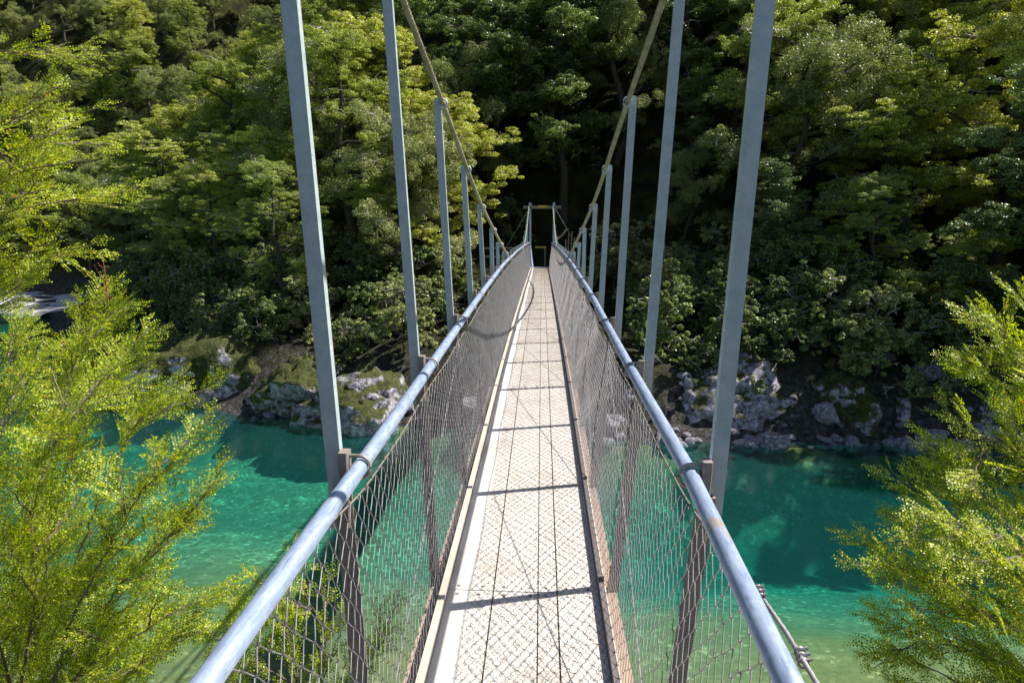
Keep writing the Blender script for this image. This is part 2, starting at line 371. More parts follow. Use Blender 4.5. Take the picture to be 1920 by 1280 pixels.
# ------------------------------------------------------------------ bridge
br = bpy.data.objects.new('suspension_footbridge', None); COL.objects.link(br); br.location = (-.05, 0, 4.24)
setp(br, 'narrow steel suspension footbridge with timber deck and wire netting sides over turquoise river', 'footbridge')
bpy.context.view_layer.update()
BI = br.matrix_world.inverted()
def part(mb, name, mt, parent=br, smooth=False):
    # geometry is given in world metres; parts keep it through the parent inverse
    org = np.concatenate(mb.v).mean(0)
    o = mb.build(name, mt, None, smooth, origin=org)
    o.parent = parent
    o.matrix_parent_inverse = (Matrix.Translation(-absloc(parent)))
    ABS[o.name] = Vector(org); return o
ABS = {br.name: Vector(br.location)}
def absloc(o): return ABS[o.name]

def spline(xk, yk):
    xk = np.array(xk, float); yk = np.array(yk, float); sl = np.gradient(yk, xk)
    def f(x):
        x = np.asarray(x, float); i = np.clip(np.searchsorted(xk, x)-1, 0, len(xk)-2); h = xk[i+1]-xk[i]; t = (x-xk[i])/h
        return (2*t**3-3*t**2+1)*yk[i]+(t**3-2*t**2+t)*h*sl[i]+(-2*t**3+3*t**2)*yk[i+1]+(t**3-t**2)*h*sl[i+1]
    return f
deck_z = spline([-3, 0, 2.35, 4.2, 6.5, 8.5, 12, 16, 22, 29.5], [4.17, 4.24, 4.31, 4.362, 4.438, 4.475, 4.50, 4.495, 4.46, 4.388])
def bp_(Y, x, h):
    """bridge coordinates: along, across, above the deck; the bridge leans a touch"""
    Y = np.asarray(Y, float); x = np.asarray(x, float); h = np.asarray(h, float)
    return np.stack(np.broadcast_arrays(-.075+x+.028*h, Y, deck_z(Y)+h-.012*x), -1)
YE = 29.3; Y0 = -2.6
cab_z = lambda Y: 5.30+.01014*(np.asarray(Y)-16.24)**2
cab_x = spline([-8, 1.8, 3, 4.3, 6.76, 8, 12, 16, 29.5], [.66, .60, .585, .555, .53, .505, .49, .49, .50])
RH = 1.055
DX = lambda y, s: -.036*np.clip((1.85-np.asarray(y, float))/1.0, 0, 1.4)*(1 if s > 0 else 0)
stations = [1.80+1.24*i for i in range(-3, 22)]

# deck boards
edges = [(-.350, -.1435), (-.1365, .066), (.0715, .155), (.162, .350)]  # slit between second and third board stands in for a thin shadow line
yj = [Y0, -.75, 2.965, 6.68, 10.4, 14.1, 17.8, 21.5, 25.2, YE]
for a, b_ in zip(yj[:-1], yj[1:]):
    for k, (xa, xb) in enumerate(edges):
        yy = np.linspace(a+.003, b_-.003, 8); mb = MB()
        dz = rng.normal(0, .0012)
        top = bp_(yy, xa, dz), bp_(yy, xb, dz); bot = bp_(yy, xa, -.045), bp_(yy, xb, -.045)
        V = np.stack([bot[0], bot[1], top[1], top[0]], 1).reshape(-1, 3)
        i = np.arange(7)[:, None]*4; j = np.arange(4)[None]; j2 = (j+1) % 4
        mb.add(V, np.stack([i+j, i+j2, i+4+j2, i+4+j], -1).reshape(-1, 4)); mb.add(V[:4], [[3, 2, 1, 0]]); mb.add(V[-4:], [[0, 1, 2, 3]])
        part(mb, 'deck_board', M['deck'])
# bolt heads at joints
for jy in yj[1:4]:
    for y in (jy-.035, jy+.035):
        for x in (-.31, -.2, -.09, .03, .11, .20, .31):
            c = bp_(y, x+rng.normal(0, .006), 0)
            mb = MB(); tube(mb, [c-np.array([0, 0, .003]), c+np.array([0, 0, .003])], .008, 8); part(mb, 'bolt', M['post'])
# kerbs (angle) and outer bearers
def strip(x0, x1, h0, h1, ya=Y0, yb=YE, n=48, wob=0):
    yy = np.linspace(ya, yb, n); mb = MB()
    V = np.stack([bp_(yy, x0, h0), bp_(yy, x1, h0), bp_(yy, x1, h1), bp_(yy, x0, h1)], 1).reshape(-1, 3)
    i = np.arange(n-1)[:, None]*4; j = np.arange(4)[None]; j2 = (j+1) % 4
    mb.add(V, np.stack([i+j, i+j2, i+4+j2, i+4+j], -1).reshape(-1, 4)); mb.add(V[:4], [[3, 2, 1, 0]]); mb.add(V[-4:], [[0, 1, 2, 3]])
    return mb
for s in (-1, 1):
    part(strip(*sorted((s*.352, s*.374)), -.03, .045), 'kerb', M['kerb'] if s < 0 else M['kerb_shaded'])
    part(strip(*sorted((s*.3745, s*.380)), -.06, .047), 'kerb_angle', M['kerb'])
    part(strip(*sorted((s*.381, s*.440)), -.10, -.015), 'bearer', M['bearer'])
for x in (-.14, .069, .1585):
    part(strip(x-.028, x+.028, -.104, -.047), 'joist', M['bearer'])
# transoms
for y in stations:
    mb = MB(); prism(mb, rrect(.05, .08), bp_(y, -.455, -.145), bp_(y, .455, -.145), (0, 1, 0), (0, 0, 1)); part(mb, 'transom', M['post'])
# side posts, hangers
uring = np.linspace(-.5*np.pi, .5*np.pi, 12)
for s in (-1, 1):
    for y in stations:
        jx = rng.normal(0, .004)
        p0 = bp_(y, s*.415, -.10); p1 = bp_(y, s*.500+DX(y, s), RH-.06)
        mb = MB(); prism(mb, [(a*s*-1, c) for a, c in LPROF], p0, p1, (1, 0, 0), (0, 1, 0)); post = part(mb, 'side_post', M['post'])
        # stub that carries the handrail
        q0 = bp_(y, s*.488+DX(y, s), RH-.17)+(0, -.018, 0); q1 = bp_(y, s*.494+DX(y, s), RH+.045)+(0, -.018, 0)
        mb = MB(); prism(mb, rrect(.026, .045), q0, q1, (1, 0, 0), (0, 1, 0)); part(mb, 'rail_bracket', M['post'], post)
        c = bp_(y-.018, s*.455+DX(y, s), RH); r = .033
        pts = [c+(s*.05, 0, r)] + [c+(-s*math.cos(a)*r, 0, math.sin(a)*r) for a in uring[::-1]] + [c+(s*.05, 0, -r)]
        mb = MB(); tube(mb, pts, .0055, 7); part(mb, 'u_bolt', M['bolt'], post, True)
        # hanger up to the cable
        zc = float(cab_z(y)); top_x = -.048+s*(float(cab_x(y))+.034)
        bot = bp_(y, s*.535, RH-.19)+(0, .012, 0); zt = max(zc+.035, bot[2]+.25)
        slope = .056*s; midx = bp_(y, s*.535, RH)[0]
        top = np.array([midx+slope*(zt-(deck_z(y)+RH)), y+.012, zt])
        if zc > deck_z(y)+RH+.3: top[0] = top_x+jx
        top[0] += 0; bot[0] = midx-(top[0]-midx)/(top[2]-deck_z(y)-RH+1e-6)*.3 if zc > deck_z(y)+RH+.3 else bot[0]
        W = .0212; X = np.array([1., 0, 0]); Yv = np.array([0, 1., 0]); D = top-bot; L = np.linalg.norm(D); D /= L
        prof = [(-W, 0), (W, 0), (W, L-.018), (W-.006, L-.006), (W-.018, L), (-W+.018, L), (-W+.006, L-.006), (-W, L-.018)]
        mb = MB(); fr_ = [bot+a*X+h*D for a, h in prof]
        for dy0, dy1 in ((-.014, .014),):
            n = len(prof); V = np.array([p+dy0*Yv for p in fr_]+[p+dy1*Yv for p in fr_])
            j = np.arange(n); mb.add(V, np.stack([j, (j+1) % n, n+(j+1) % n, n+j], -1))
            for b_ in (0, n):
                mb.add(np.vstack([V[b_:b_+n].mean(0)[None], V[b_:b_+n]]), t=[[0, 1+x, 1+(x+1) % n] for x in range(n)])
        hg = part(mb, 'hanger', M['hanger'])
        cx = -.048+s*float(cab_x(y)); cc = np.array([cx, y, zc])
        if -.5 < zc-(deck_z(y)+RH) or True:
            mb = MB(); a = np.linspace(0, 2*np.pi, 15)
            tube(mb, [cc+(math.cos(t)*.026, .0, math.sin(t)*.026) for t in a], .0065, 7)
            tube(mb, [cc+(s*.01, 0, -.024), (top[0], y, zc-.022)], .008, 7)
            prism(mb, rrect(.022, .022), cc+(s*.012, -.022, -.018), cc+(s*.012, .022, -.018), (1, 0, 0), (0, 0, 1))
            part(mb, 'cable_clamp', M['hanger'], hg, True)
# handrails
for s in (-1, 1):
    yy = np.linspace(Y0, YE-.05, 160); wob = .004*np.sin(yy*1.3+s)
    x_in = np.where(yy > 28.2, (yy-28.2)*.02, 0)
    mb = MB(); tube(mb, bp_(yy, s*(.455+x_in)+wob+DX(yy, s), RH), .0222, 16); rl = part(mb, 'handrail', M['rail'], smooth=True)
    for y in (4.9, 10.9, 16.9, 22.9):
        mb = MB(); tube(mb, bp_(np.array([y-.05, y+.05]), s*.455, RH), .0250, 16); part(mb, 'rail_sleeve', M['rail'], rl, True)
# main cables, lobed and twisted so that the strands show
for s in (-1, 1):
    yy = np.arange(-7.5, 29.0, .022); P = np.stack([-.048+s*cab_x(yy), yy, cab_z(yy)], -1)
    n = 18; pr = 1-.16*np.abs(np.sin(np.linspace(0, 2*np.pi, n, endpoint=False)*3))
    mb = MB(); tube(mb, P, .0165, n, True, yy*28.0, pr); part(mb, 'main_cable', M['cable'], smooth=True)

# netting on both sides: chain link wires
for s in (-1, 1):
    w, hh = .041, .038; mbn = MB(); ncol = int((YE-Y0-.1)/w); nrow = 24
    ci, ri = np.meshgrid(np.arange(ncol), np.arange(nrow), indexing='ij')
    def node(ci, ri, side):
        f = ri/nrow; yb = Y0+ci*w + .006*np.sin(ci*.37+ri*.9) + .004*np.sin(ci*1.7)
        sag = .012*np.sin((yb-1.8)/1.24*np.pi)**2
        q = np.clip((1.95-yb)/.6, 0, 1); q = q*q*(3-2*q)
        x = s*(.386+(.463+.006*q-.386)*f) + s*.006*np.sin(ci*.19+ri*.35) + DX(yb, s)*f
        h = -.012+f*(RH-.095+.066*q) - sag*f*(1-q)
        return bp_(yb, x+side*s*.0022, h)
    m_ = ((ci+ri) % 2 == 0) & (ri < nrow)
    a = node(ci, ri, -1); u = node(ci+1, ri+1, 1); segs(mbn, a[m_], u[m_], .00145, 4)
    m2_ = ((ci+ri) % 2 == 1)
    a = node(ci+1, ri, 1); u = node(ci, ri+1, -1); segs(mbn, a[m2_], u[m2_], .00145, 4)
    # little twists at the knots
    m3 = ((ci+ri) % 2 == 0) & (ci < 700)
    k0 = node(ci, ri, -1.6)+(0, 0, .005); k1 = node(ci, ri, 1.6)-(0, 0, .005); segs(mbn, k0[m3], k1[m3], .0022, 4)
    net = part(mbn, 'side_netting', M['wire']); net['label'] = 'chain link netting laced between handrail wire and deck edge'
    yy = np.linspace(Y0, YE-.1, 300); sag = .012*np.sin((yy-1.8)/1.24*np.pi)**2
    mb = MB(); q = np.clip((1.95-yy)/.6, 0, 1); q = q*q*(3-2*q); tube(mb, bp_(yy, s*(.464+.006*q)+DX(yy, s), RH-.105+.066*q-sag*(1-q)), .0030, 6)
    # knuckled ends above the top wire
    ys_ = np.arange(Y0+.05, YE-.2, w*2); q = np.clip((1.95-ys_)/.6, 0, 1); q = q*q*(3-2*q); A_ = bp_(ys_, s*.462+DX(ys_, s), RH-.112+.066*q); B_ = A_+np.stack([rng.normal(0, .004, len(ys_)), rng.normal(0, .008, len(ys_)), rng.uniform(.012, .024, len(ys_))], -1)
    segs(mb, A_, B_, .002, 4); part(mb, 'top_wire', M['greywood'], smooth=True)
    for k in (3, 5, 7, 9, 11, 15, 19):
        a_, b_ = (.10, RH-.14)
        mb = MB(); tube(mb, [bp_(stations[k]+.02, s*.408, a_), bp_(stations[k+2]-.02, s*.470, b_)], .0026, 6); part(mb, 'brace_wire', M['wire'])
# hexagonal netting on the deck
W_, R_h = .036, .031; mbn = MB(); x0_, x1_ = -.245, .345; nc = int((x1_-x0_)/W_); nr = int((YE-Y0-.1)/R_h)
ri, ci = np.meshgrid(np.arange(nr), np.arange(nc+1), indexing='ij')
def hz(ri, ci, up):
    off = (ri % 2)*.5; y = Y0+.05+ri*R_h + (R_h*.40 if up else 0)
    x = x0_+(ci+off)*W_; warp = .006*np.sin(y*3.1)+.010*np.sin(y*.7+x*6) ; j = .0022*np.sin(ri*7.3+ci*3.1)
    return bp_(y+j+.004*np.sin(x*21+y*2), np.clip(x+warp+j, x0_-.02, x1_), .0055+.0035*np.sin(ri*1.9+ci*2.3))
a = hz(ri, ci, 0).reshape(-1, 3); u = hz(ri, ci, 1).reshape(-1, 3); segs(mbn, a, u, .0013, 3)
off = (ri % 2); k = ri < nr-1
c1 = hz(ri+1, ci-1+off, 0); c2 = hz(ri+1, ci+off, 0); u3 = hz(ri, ci, 1)
kk = k & (ci-1+off >= 0); segs(mbn, u3[kk], c1[kk], .0010, 3); kk = k & (ci+off <= nc); segs(mbn, u3[kk], c2[kk], .0010, 3)
net = part(mbn, 'deck_netting', M['hexwire']); net['label'] = 'hexagonal anti slip wire netting stapled over the deck boards'

# far tower
TY = 29.15
for s in (-1, 1):
    x = -.0+s*.50
    mb = MB(); prism(mb, rrect(.085, .10), (x, TY+.10, 2.6), (x, TY+.10, 7.02), (1, 0, 0), (0, 1, 0)); tl = part(mb, 'tower_post', M['greywood'])
    mb = MB(); prism(mb, rrect(.075, .05), (x, TY, 2.9), (x, TY, 6.98), (1, 0, 0), (0, 1, 0)); part(mb, 'steel_leg', M['blue'], tl)
    mb = MB(); prism(mb, rrect(.10, .06), (x, TY+.03, 6.985), (x, TY+.03, 7.10), (1, 0, 0), (0, 1, 0)); part(mb, 'cable_saddle', M['blue'], tl)
    # flaring plate beside the deck end
    mb = MB(); V = [(x*.92, TY-.25, 4.42), (x*.70, TY+.12, 4.42), (x*.99, TY-.25, 5.40), (x*.93, TY+.12, 5.40)]
    V = V+[(a+s*.02, b_, c_) for a, b_, c_ in V]; mb.add(V, [[0, 1, 3, 2], [5, 4, 6, 7], [0, 4, 5, 1], [2, 3, 7, 6], [0, 2, 6, 4], [1, 5, 7, 3]]); part(mb, 'end_plate', M['blue'])
    mb = MB(); tube(mb, [(x, TY+.1, 6.95), (x+s*1.6, TY+2.6, 4.4)], .012, 6); part(mb, 'guy_cable', M['hanger'])
mb = MB(); prism(mb, rrect(.09, .12), (-.78, TY+.02, 6.91), (.80, TY+.02, 6.91), (0, 1, 0), (0, 0, 1)); part(mb, 'cross_beam', M['greywood'])
mb = MB(); prism(mb, rrect(.08, .06), (-.42, YE+.045, 4.38), (.36, YE+.045, 4.38), (0, 1, 0), (0, 0, 1)); part(mb, 'end_sill', M['blue'])
# near tower, behind the camera
for s in (-1, 1):
    x = -.05+s*.66; mb = MB(); prism(mb, rrect(.12, .12), (x, -7.5, 2.4), (x, -7.5, 11.2), (1, 0, 0), (0, 1, 0)); part(mb, 'tower_post', M['greywood'])
mb = MB(); prism(mb, rrect(.1, .16), (-.95, -7.40, 10.9), (.85, -7.40, 10.9), (0, 1, 0), (0, 0, 1)); part(mb, 'cross_beam', M['greywood'])
# spare wire rope clamped outside the right handrail
pts = np.array([at(1396, 1085, 1.42), at(1424, 1113, 1.36), at(1474, 1185, 1.20), at(1533, 1283, 1.02), at(1625, 1450, .80), at(1900, 1900, .5)])
tt = np.linspace(0, 5, 160); P = np.stack([np.interp(tt, range(6), pts[:, k]) for k in range(3)], -1)
n = 12; pr = 1-.2*np.abs(np.sin(np.linspace(0, 2*np.pi, n, endpoint=False)*3)); mb = MB(); tube(mb, P, .0052, n, True, tt*60, pr); rp = part(mb, 'safety_rope', M['wire'], smooth=True)
for p, L in ((at(1424, 1112, 1.35), .010), (at(1503, 1232, 1.11), .013)):
    mb = MB()
    for k in (-1, 0, 1):
        c = p+np.array([0, .010*k, .004*k]); tube(mb, [c+(math.cos(a)*.009, 0, math.sin(a)*.009) for a in np.linspace(0, 6.28, 10)], .0025, 5)
        tube(mb, [c+(-.004, 0, .004), c+(L, -.003, .010)], .003, 6)
    part(mb, 'rope_clamp', M['wire'], rp, True)

# ------------------------------------------------------------------ small things at the far landing
def box(mb, c, sx, sy, sz, a=0):
    X = np.array([math.cos(a), math.sin(a), 0]); Yv = np.array([-math.sin(a), math.cos(a), 0]); c = np.array(c, float)
    prism(mb, rrect(sx, sy, min(sx, sy)*.12), c-(0, 0, sz/2), c+(0, 0, sz/2), X, Yv)
mb = MB(); box(mb, (.015, TY-.035, 6.94), .36, .012, .10); o = mb.build('warning_sign', M['yellow'], origin=(.015, TY-.035, 6.94))
setp(o, 'small yellow plate fixed to the timber beam across the far bridge tower', 'sign')
def thing(name, loc, label, cat, group=None):
    o = bpy.data.objects.new(name, None); COL.objects.link(o); o.location = loc; setp(o, label, cat, group); ABS[o.name] = Vector(loc); return o
g = thing('timber_gate', (-.02, 31.2, 4.3), 'low yellow topped timber barrier standing behind the far bridge tower', 'gate')
mb = MB(); prism(mb, rrect(.06, .08), (-.30, 31.2, 5.20), (.20, 31.2, 5.20), (0, 1, 0), (0, 0, 1)); part(mb, 'top_rail', M['yellow'], g)
for x in (.15,):
    mb = MB(); prism(mb, rrect(.08, .08), (x, 31.21, 4.0), (x, 31.21, 5.159), (1, 0, 0), (0, 1, 0)); part(mb, 'gate_post', M['greywood'], g)
g = thing('timber_fence', (-1.7, 30.2, 4.2), 'grey timber handrail fence running left from the far tower', 'fence')
for z in (5.17, 4.8):
    mb = MB(); prism(mb, rrect(.05, .09), (-2.75, 30.2, z), (-.62, 30.2, z), (0, 1, 0), (0, 0, 1)); part(mb, 'rail', M['greywood'], g)
for x in (-2.7, -1.7, -.7):
    mb = MB(); prism(mb, rrect(.1, .1), (x, 30.27, 3.6), (x, 30.27, 5.14), (1, 0, 0), (0, 1, 0)); part(mb, 'fence_post', M['greywood'], g)
for k, (px, h) in enumerate(((1061, .9), (1066, 1.15), (1071, 1.25), (1076, 1.0))):
    p = at(px, 492, 30.6); mb = MB(); zz = np.linspace(0, h+.6, 6)
    tube(mb, [(p[0]+.02*math.sin(z*3+k), 30.6, p[2]-.5+z) for z in zz], .032, 7)
    o = mb.build('fence_pale', M['bearer'], smooth=True, origin=(p[0], 30.6, p[2]-.5))
    setp(o, ['leftmost pale upright stake beside the right leg of the far tower', 'tall thin upright stake, second from the far tower', 'tallest pale upright stake right of the far tower', 'rightmost pale upright stake right of the far tower'][k], 'stake', 'pale stakes right of the far tower')
a_ = at(1043, 452, 30.2); b_ = at(1064, 430, 31.0); mb = MB(); tt = np.linspace(0, 1, 8)
tube(mb, [a_*(1-t)+b_*t+np.array([0, 0, .02*math.sin(9*t)]) for t in tt], np.interp(tt, [0, .3, 1], [.015, .05, .06]), 9)
o = mb.build('broken_log', M['bearer'], smooth=True, origin=a_); setp(o, 'broken pale log leaning up right behind the far tower', 'log')

# ------------------------------------------------------------------ rocks
def ico(sub):
    import bmesh
    bm = bmesh.new(); bmesh.ops.create_icosphere(bm, subdivisions=sub, radius=1); V = np.array([v.co[:] for v in bm.verts]); T = np.array([[v.index for v in f.verts] for f in bm.faces]); bm.free(); return V, T
def rockmesh(name, seed, sub, mt, amp=.35, sc=(1, 1, 1), cut=True):
    V, T = ico(sub); out = []
    r = np.random.default_rng(seed)
    planes = [(lambda n, d: (n/np.linalg.norm(n), d))(r.normal(size=3), r.uniform(.55, .9)) for _ in range(16)] if cut else []
    for v in V:
        v = v.copy()
        for n, d in planes:
            e = v@n-d
            if e > 0: v -= n*e*.85
        p = Vector(v*1.2+seed)
        k = 1+amp*mnoise.fractal(p, 1, 2.1, 6)+amp*.35*abs(mnoise.noise(p*4))+amp*.42*mnoise.noise(p*7)+amp*.3*abs(mnoise.noise(p*14))
        out.append(v*k*np.array(sc))
    mb = MB(); mb.add(out, t=T); return mb.mesh(name, mt, True)
big = [  # px, py of centre, Y, radii, label, material, seed
    (1335, 790, 21.0, (2.35, 1.8, 1.95), 'big rounded grey boulder outcrop with moss, right of the bridge at the waterline', 'rock', 3),
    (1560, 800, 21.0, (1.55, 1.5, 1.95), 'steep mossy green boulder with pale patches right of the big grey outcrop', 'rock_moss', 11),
    (1665, 815, 21.3, (1.2, 1.2, 1.2), 'small mossy boulder with a pale pinkish face beside the steep green boulder', 'rock', 19),
    (1740, 760, 23.2, (1.7, 1.4, 1.6), 'dark boulder under the trees behind the small pinkish boulder', 'rock', 27),
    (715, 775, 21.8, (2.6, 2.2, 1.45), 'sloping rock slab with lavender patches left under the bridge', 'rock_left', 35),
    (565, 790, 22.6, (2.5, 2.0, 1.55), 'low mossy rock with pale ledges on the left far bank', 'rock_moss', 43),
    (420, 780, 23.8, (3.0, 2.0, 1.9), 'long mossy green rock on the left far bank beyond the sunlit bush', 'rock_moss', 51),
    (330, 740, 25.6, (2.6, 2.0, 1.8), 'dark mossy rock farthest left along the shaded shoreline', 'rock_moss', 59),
    (980, 800, 21.0, (2.4, 1.5, 1.6), 'grey rock outcrop on the shoreline directly below the bridge deck', 'rock', 67),
    (1850, 830, 20.0, (1.5, 1.2, .9), 'grey boulder at the water behind the right hand sapling', 'rock', 75)]
for px, py, Y, sc, lab, mk, seed in big:
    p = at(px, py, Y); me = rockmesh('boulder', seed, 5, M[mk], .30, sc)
    o = bpy.data.objects.new('boulder', me); COL.objects.link(o); o.location = (p[0], Y, sc[2]*.18); o.rotation_euler = (0, 0, seed)
    setp(o, lab, 'boulder', 'boulders along the far shore')
var = [rockmesh('rock', 100+i, 3, M['stone'], .3, (1, .8, .65)) for i in range(6)]
SIDE = [(-99, 'behind the left sunlit bush'), (300, 'beyond the left sunlit bush'), (470, 'left of the first tall hanger'), (620, 'between the two tall left hangers'), (790, 'below the left handrail'), (1010, 'below the right handrail'),
        (1210, 'at the big grey outcrop'), (1370, 'right of the tall right hanger'), (1480, 'below the steep green boulder'), (1640, 'left of the right sapling'), (1720, 'behind the right sapling')]
def proj(p):
    c = B.T @ (np.array(p)-np.array([0, 0, CAM_Z])); return 960+FPX*c[0]/c[2], 640-FPX*c[1]/c[2]
items = []
for i in range(95):
    x = rng.uniform(-15, 14) if i > 50 else rng.uniform(1.5, 12.5)
    off = rng.exponential(.5)-.25; y = shore(x)+off; s = rng.uniform(.10, .30)*rng.choice([.7, 1, 1.9], p=[.4, .4, .2])
    items.append((x, y, s))
rec = {}
for x, y, s in items:
    z = max(far_h(x, y), -.1); o = bpy.data.objects.new('rock', var[rng.integers(6)]); COL.objects.link(o)
    o.location = (x, y, z+s*.15); o.scale = (s, s, s*rng.uniform(.7, 1.1)); o.rotation_euler = (rng.uniform(-.3, .3), rng.uniform(-.3, .3), rng.uniform(0, 6.3))
    px, py = proj(o.location[:]); k = [t for a, t in SIDE if px >= a][-1] if px > -99 else SIDE[0][1]
    size = 'small' if s < .2 else ('fist shaped' if s < .27 else 'large'); size = {'small': 'small', 'fist shaped': 'middling', 'large': 'large'}[size]
    where = 'at the waterline' if y-shore(x) < .25 else 'just up the bank'
    rec.setdefault((size, where, k), []).append((px, o))
ORD = ['leftmost', 'second from left', 'third from left', 'fourth from left', 'fifth from left', 'sixth from left', 'seventh from left', 'eighth from left', 'ninth from left', 'tenth from left', 'eleventh from left', 'twelfth from left', 'thirteenth from left', 'fourteenth from left', 'fifteenth from left', 'sixteenth from left']
def label_all(rec, fmt, cat, grp):
    for key, L in rec.items():
        L.sort(key=lambda t: t[0]); n = len(L)
        for i, (_, o) in enumerate(L):
            w = '' if n == 1 else (('rightmost' if i == n-1 else ORD[min(i, 15)])+' ')
            setp(o, fmt(key, w.strip()), cat, grp)
label_all(rec, lambda k, w: (f'{w} {k[0]} pale stone {k[1]}, {k[2]}').strip(), 'stone', 'pale stones along the far waterline')

# ------------------------------------------------------------------ forest trees
def unit(a): return a/(np.linalg.norm(a, axis=-1, keepdims=True)+1e-9)
def leaves(mb, C, Nn, L, W, r, along=None):
    k = len(C); Nn = unit(Nn); t = r.normal(size=(k, 3)) if along is None else along
    A = unit(t-(t*Nn).sum(1, keepdims=True)*Nn); Bv = np.cross(Nn, A)
    L = np.broadcast_to(L, (k,))[:, None]; W = np.broadcast_to(W, (k,))[:, None]
    V = np.stack([C-A*L*.5, C+Bv*W*.5-A*L*.05, C+A*L*.5, C-Bv*W*.5-A*L*.05], 1).reshape(-1, 3)
    mb.add(V, np.arange(k*4).reshape(-1, 4))
def bent(a, b, r, amp=.12, n=6):
    t = np.linspace(0, 1, n)[:, None]; L = np.linalg.norm(b-a); off = np.cumsum(r.normal(0, amp*L/n, (n, 3)), 0); off -= t*off[-1]
    return a*(1-t)+b*t+off
def make_tree(seed, H=10., spread=3.2, leafk='leaf_b', npad=34, lean=.1, density=1., base=.22, flat=.30, leafs=.070):
    r = np.random.default_rng(seed); tr = MB(); tw = tr; cr = MB()
    top = np.array([r.normal(0, lean*H*.5), r.normal(0, lean*H*.4), H*.93]); trunk = bent(np.array([0, 0, -1.2]), top, r, .22, 9)
    tube(tr, trunk, np.interp(np.linspace(0, 1, 9), [0, .15, 1], [.26, .19, .035])*H/10, 9)
    tips = []
    nl = 13
    for i in range(nl):
        f = base+(1-base)*((i+.5)/nl)**.85; idx = f*(8); a = np.array([np.interp(idx, range(9), trunk[:, k]) for k in range(3)])
        ang = i*2.4+r.normal(0, .4); reach = spread*(1.05-.55*((f-base)/(1-base))**1.5)*r.uniform(.7, 1.15)
        e = a+np.array([math.cos(ang)*reach, math.sin(ang)*reach, reach*r.uniform(.12, .55)]); lb = bent(a, e, r, .25, 7)
        tube(tr, lb, np.linspace(.085, .02, 7)*H/10, 6); tips.append((lb, reach))
    tips.append((trunk[4:], spread*.6))
    for j in range(npad):
        lb, reach = tips[j % len(tips)]; t = r.uniform(.35, 1.0) if j >= len(tips) else 1.0
        a = np.array([np.interp(t*(len(lb)-1), range(len(lb)), lb[:, k]) for k in range(3)])
        c = a+np.append(r.normal(0, .35*spread/3, 2), r.uniform(.05, .45)); rad = r.uniform(.55, 1.05)*spread/3.2
        tr.mi = 1; tube(tw, bent(a, c+(0, 0, -.05), r, .2, 4), np.linspace(.022, .008, 4), 4, False)
        nt_ = r.integers(11, 17)
        for q in range(nt_):
            an = r.uniform(0, 6.3); rr = rad*math.sqrt(r.uniform(0, 1)); tc = c+np.array([math.cos(an)*rr, math.sin(an)*rr, r.normal(0, .20)-.28*(rr/rad)**2])
            if q < 5:
                e2 = tc+np.append(r.normal(0, .25, 2), r.uniform(-.02, .15)); tube(tw, bent(c-(0, 0, .05), e2, r, .3, 4), np.linspace(.014, .005, 4), 3, False)
            k = int(150*density); tr_ = r.uniform(.14, .36)*spread/3.2
            d = unit(r.normal(size=(k, 3))); rad_ = tr_*r.uniform(.3, 1, (k, 1))**.5
            off = d*rad_*np.array([1, 1, flat*1.5]); d2 = off.copy(); 
            nn = unit(off)*.5+np.array([0, 0, .75])+r.normal(0, .5, (k, 3))
            leaves(cr, tc+off, nn, r.uniform(.6, 1.5, k)*leafs, r.uniform(.6, 1.3, k)*leafs*.66, r)
    tr.mi = 1
    for j in range(16):
        lb, reach = tips[j % len(tips)]; q = r.uniform(.4, .95)*(len(lb)-1); a = np.array([np.interp(q, range(len(lb)), lb[:, k]) for k in range(3)])
        an = r.uniform(0, 6.3); e = a+np.array([math.cos(an), math.sin(an), r.uniform(-.1, .55)])*r.uniform(.6, 1.2)*spread/3.2; bb = bent(a, e, r, .35, 7)
        tube(tr, bb, np.linspace(.028, .007, 7), 4, False)
        for z in (2, 3, 4, 5):
            e2 = bb[z]+unit(bb[z]-bb[z-1]+r.normal(0, .12, 3))*r.uniform(.2, .5); tube(tr, bent(bb[z], e2, r, .3, 4), np.linspace(.013, .005, 4), 3, False)
    return (tr.mesh('trunk', [M['bark'], M['twig']], True), cr.mesh('crown', M[leafk]))
kinds = []
specs = [(1, 10, 3.3, 'leaf_a', 60), (2, 11, 3.0, 'leaf_a', 56), (3, 9, 3.4, 'leaf_b', 56), (4, 12, 3.2, 'leaf_b', 60), (5, 10, 2.8, 'leaf_c', 54), (6, 9, 3.2, 'leaf_c', 56), (7, 12, 3.4, 'leaf_b', 62), (8, 8, 2.8, 'leaf_a', 52)]
for sp in specs: kinds.append(make_tree(sp[0], sp[1], sp[2], sp[3], sp[4], .10, flat={5: .7, 6: .55, 3: .22, 8: .24}.get(sp[0], .32), leafs={5: .055, 6: .06, 7: .085, 2: .06}.get(sp[0], .070)))
shr = [make_tree(20+i, 3.0, 1.5, k, 22, .2, .7, .15, .5, .085) for i, k in enumerate(('leaf_b', 'leaf_b', 'leaf_c'))]
def place(meshes, name, loc, s, rz, tilt=0):
    o = bpy.data.objects.new(name, None); COL.objects.link(o); o.location = loc; o.scale = (s, s, s*1.0); o.rotation_euler = (tilt, 0, rz)
    for me in meshes:
        c = bpy.data.objects.new({'t': 'trunk', 'w': 'twigs', 'c': 'crown'}['t' if me.name.startswith('trunk') else ('w' if me.name.startswith('twigs') else 'c')], me); COL.objects.link(c); c.parent = o
    return o
def dshore(x, y):
    sl = shore(x+.5)-shore(x-.5); return (y-shore(x))/math.sqrt(1+sl*sl)
pts = []
def try_add(x, y, mind):
    for a, b_, *_ in pts:
        if (a-x)**2+(b_-y)**2 < mind*mind: return False
    return True
trees = []
cand = rng.uniform([-125, 14], [62, 135], (60000, 2))
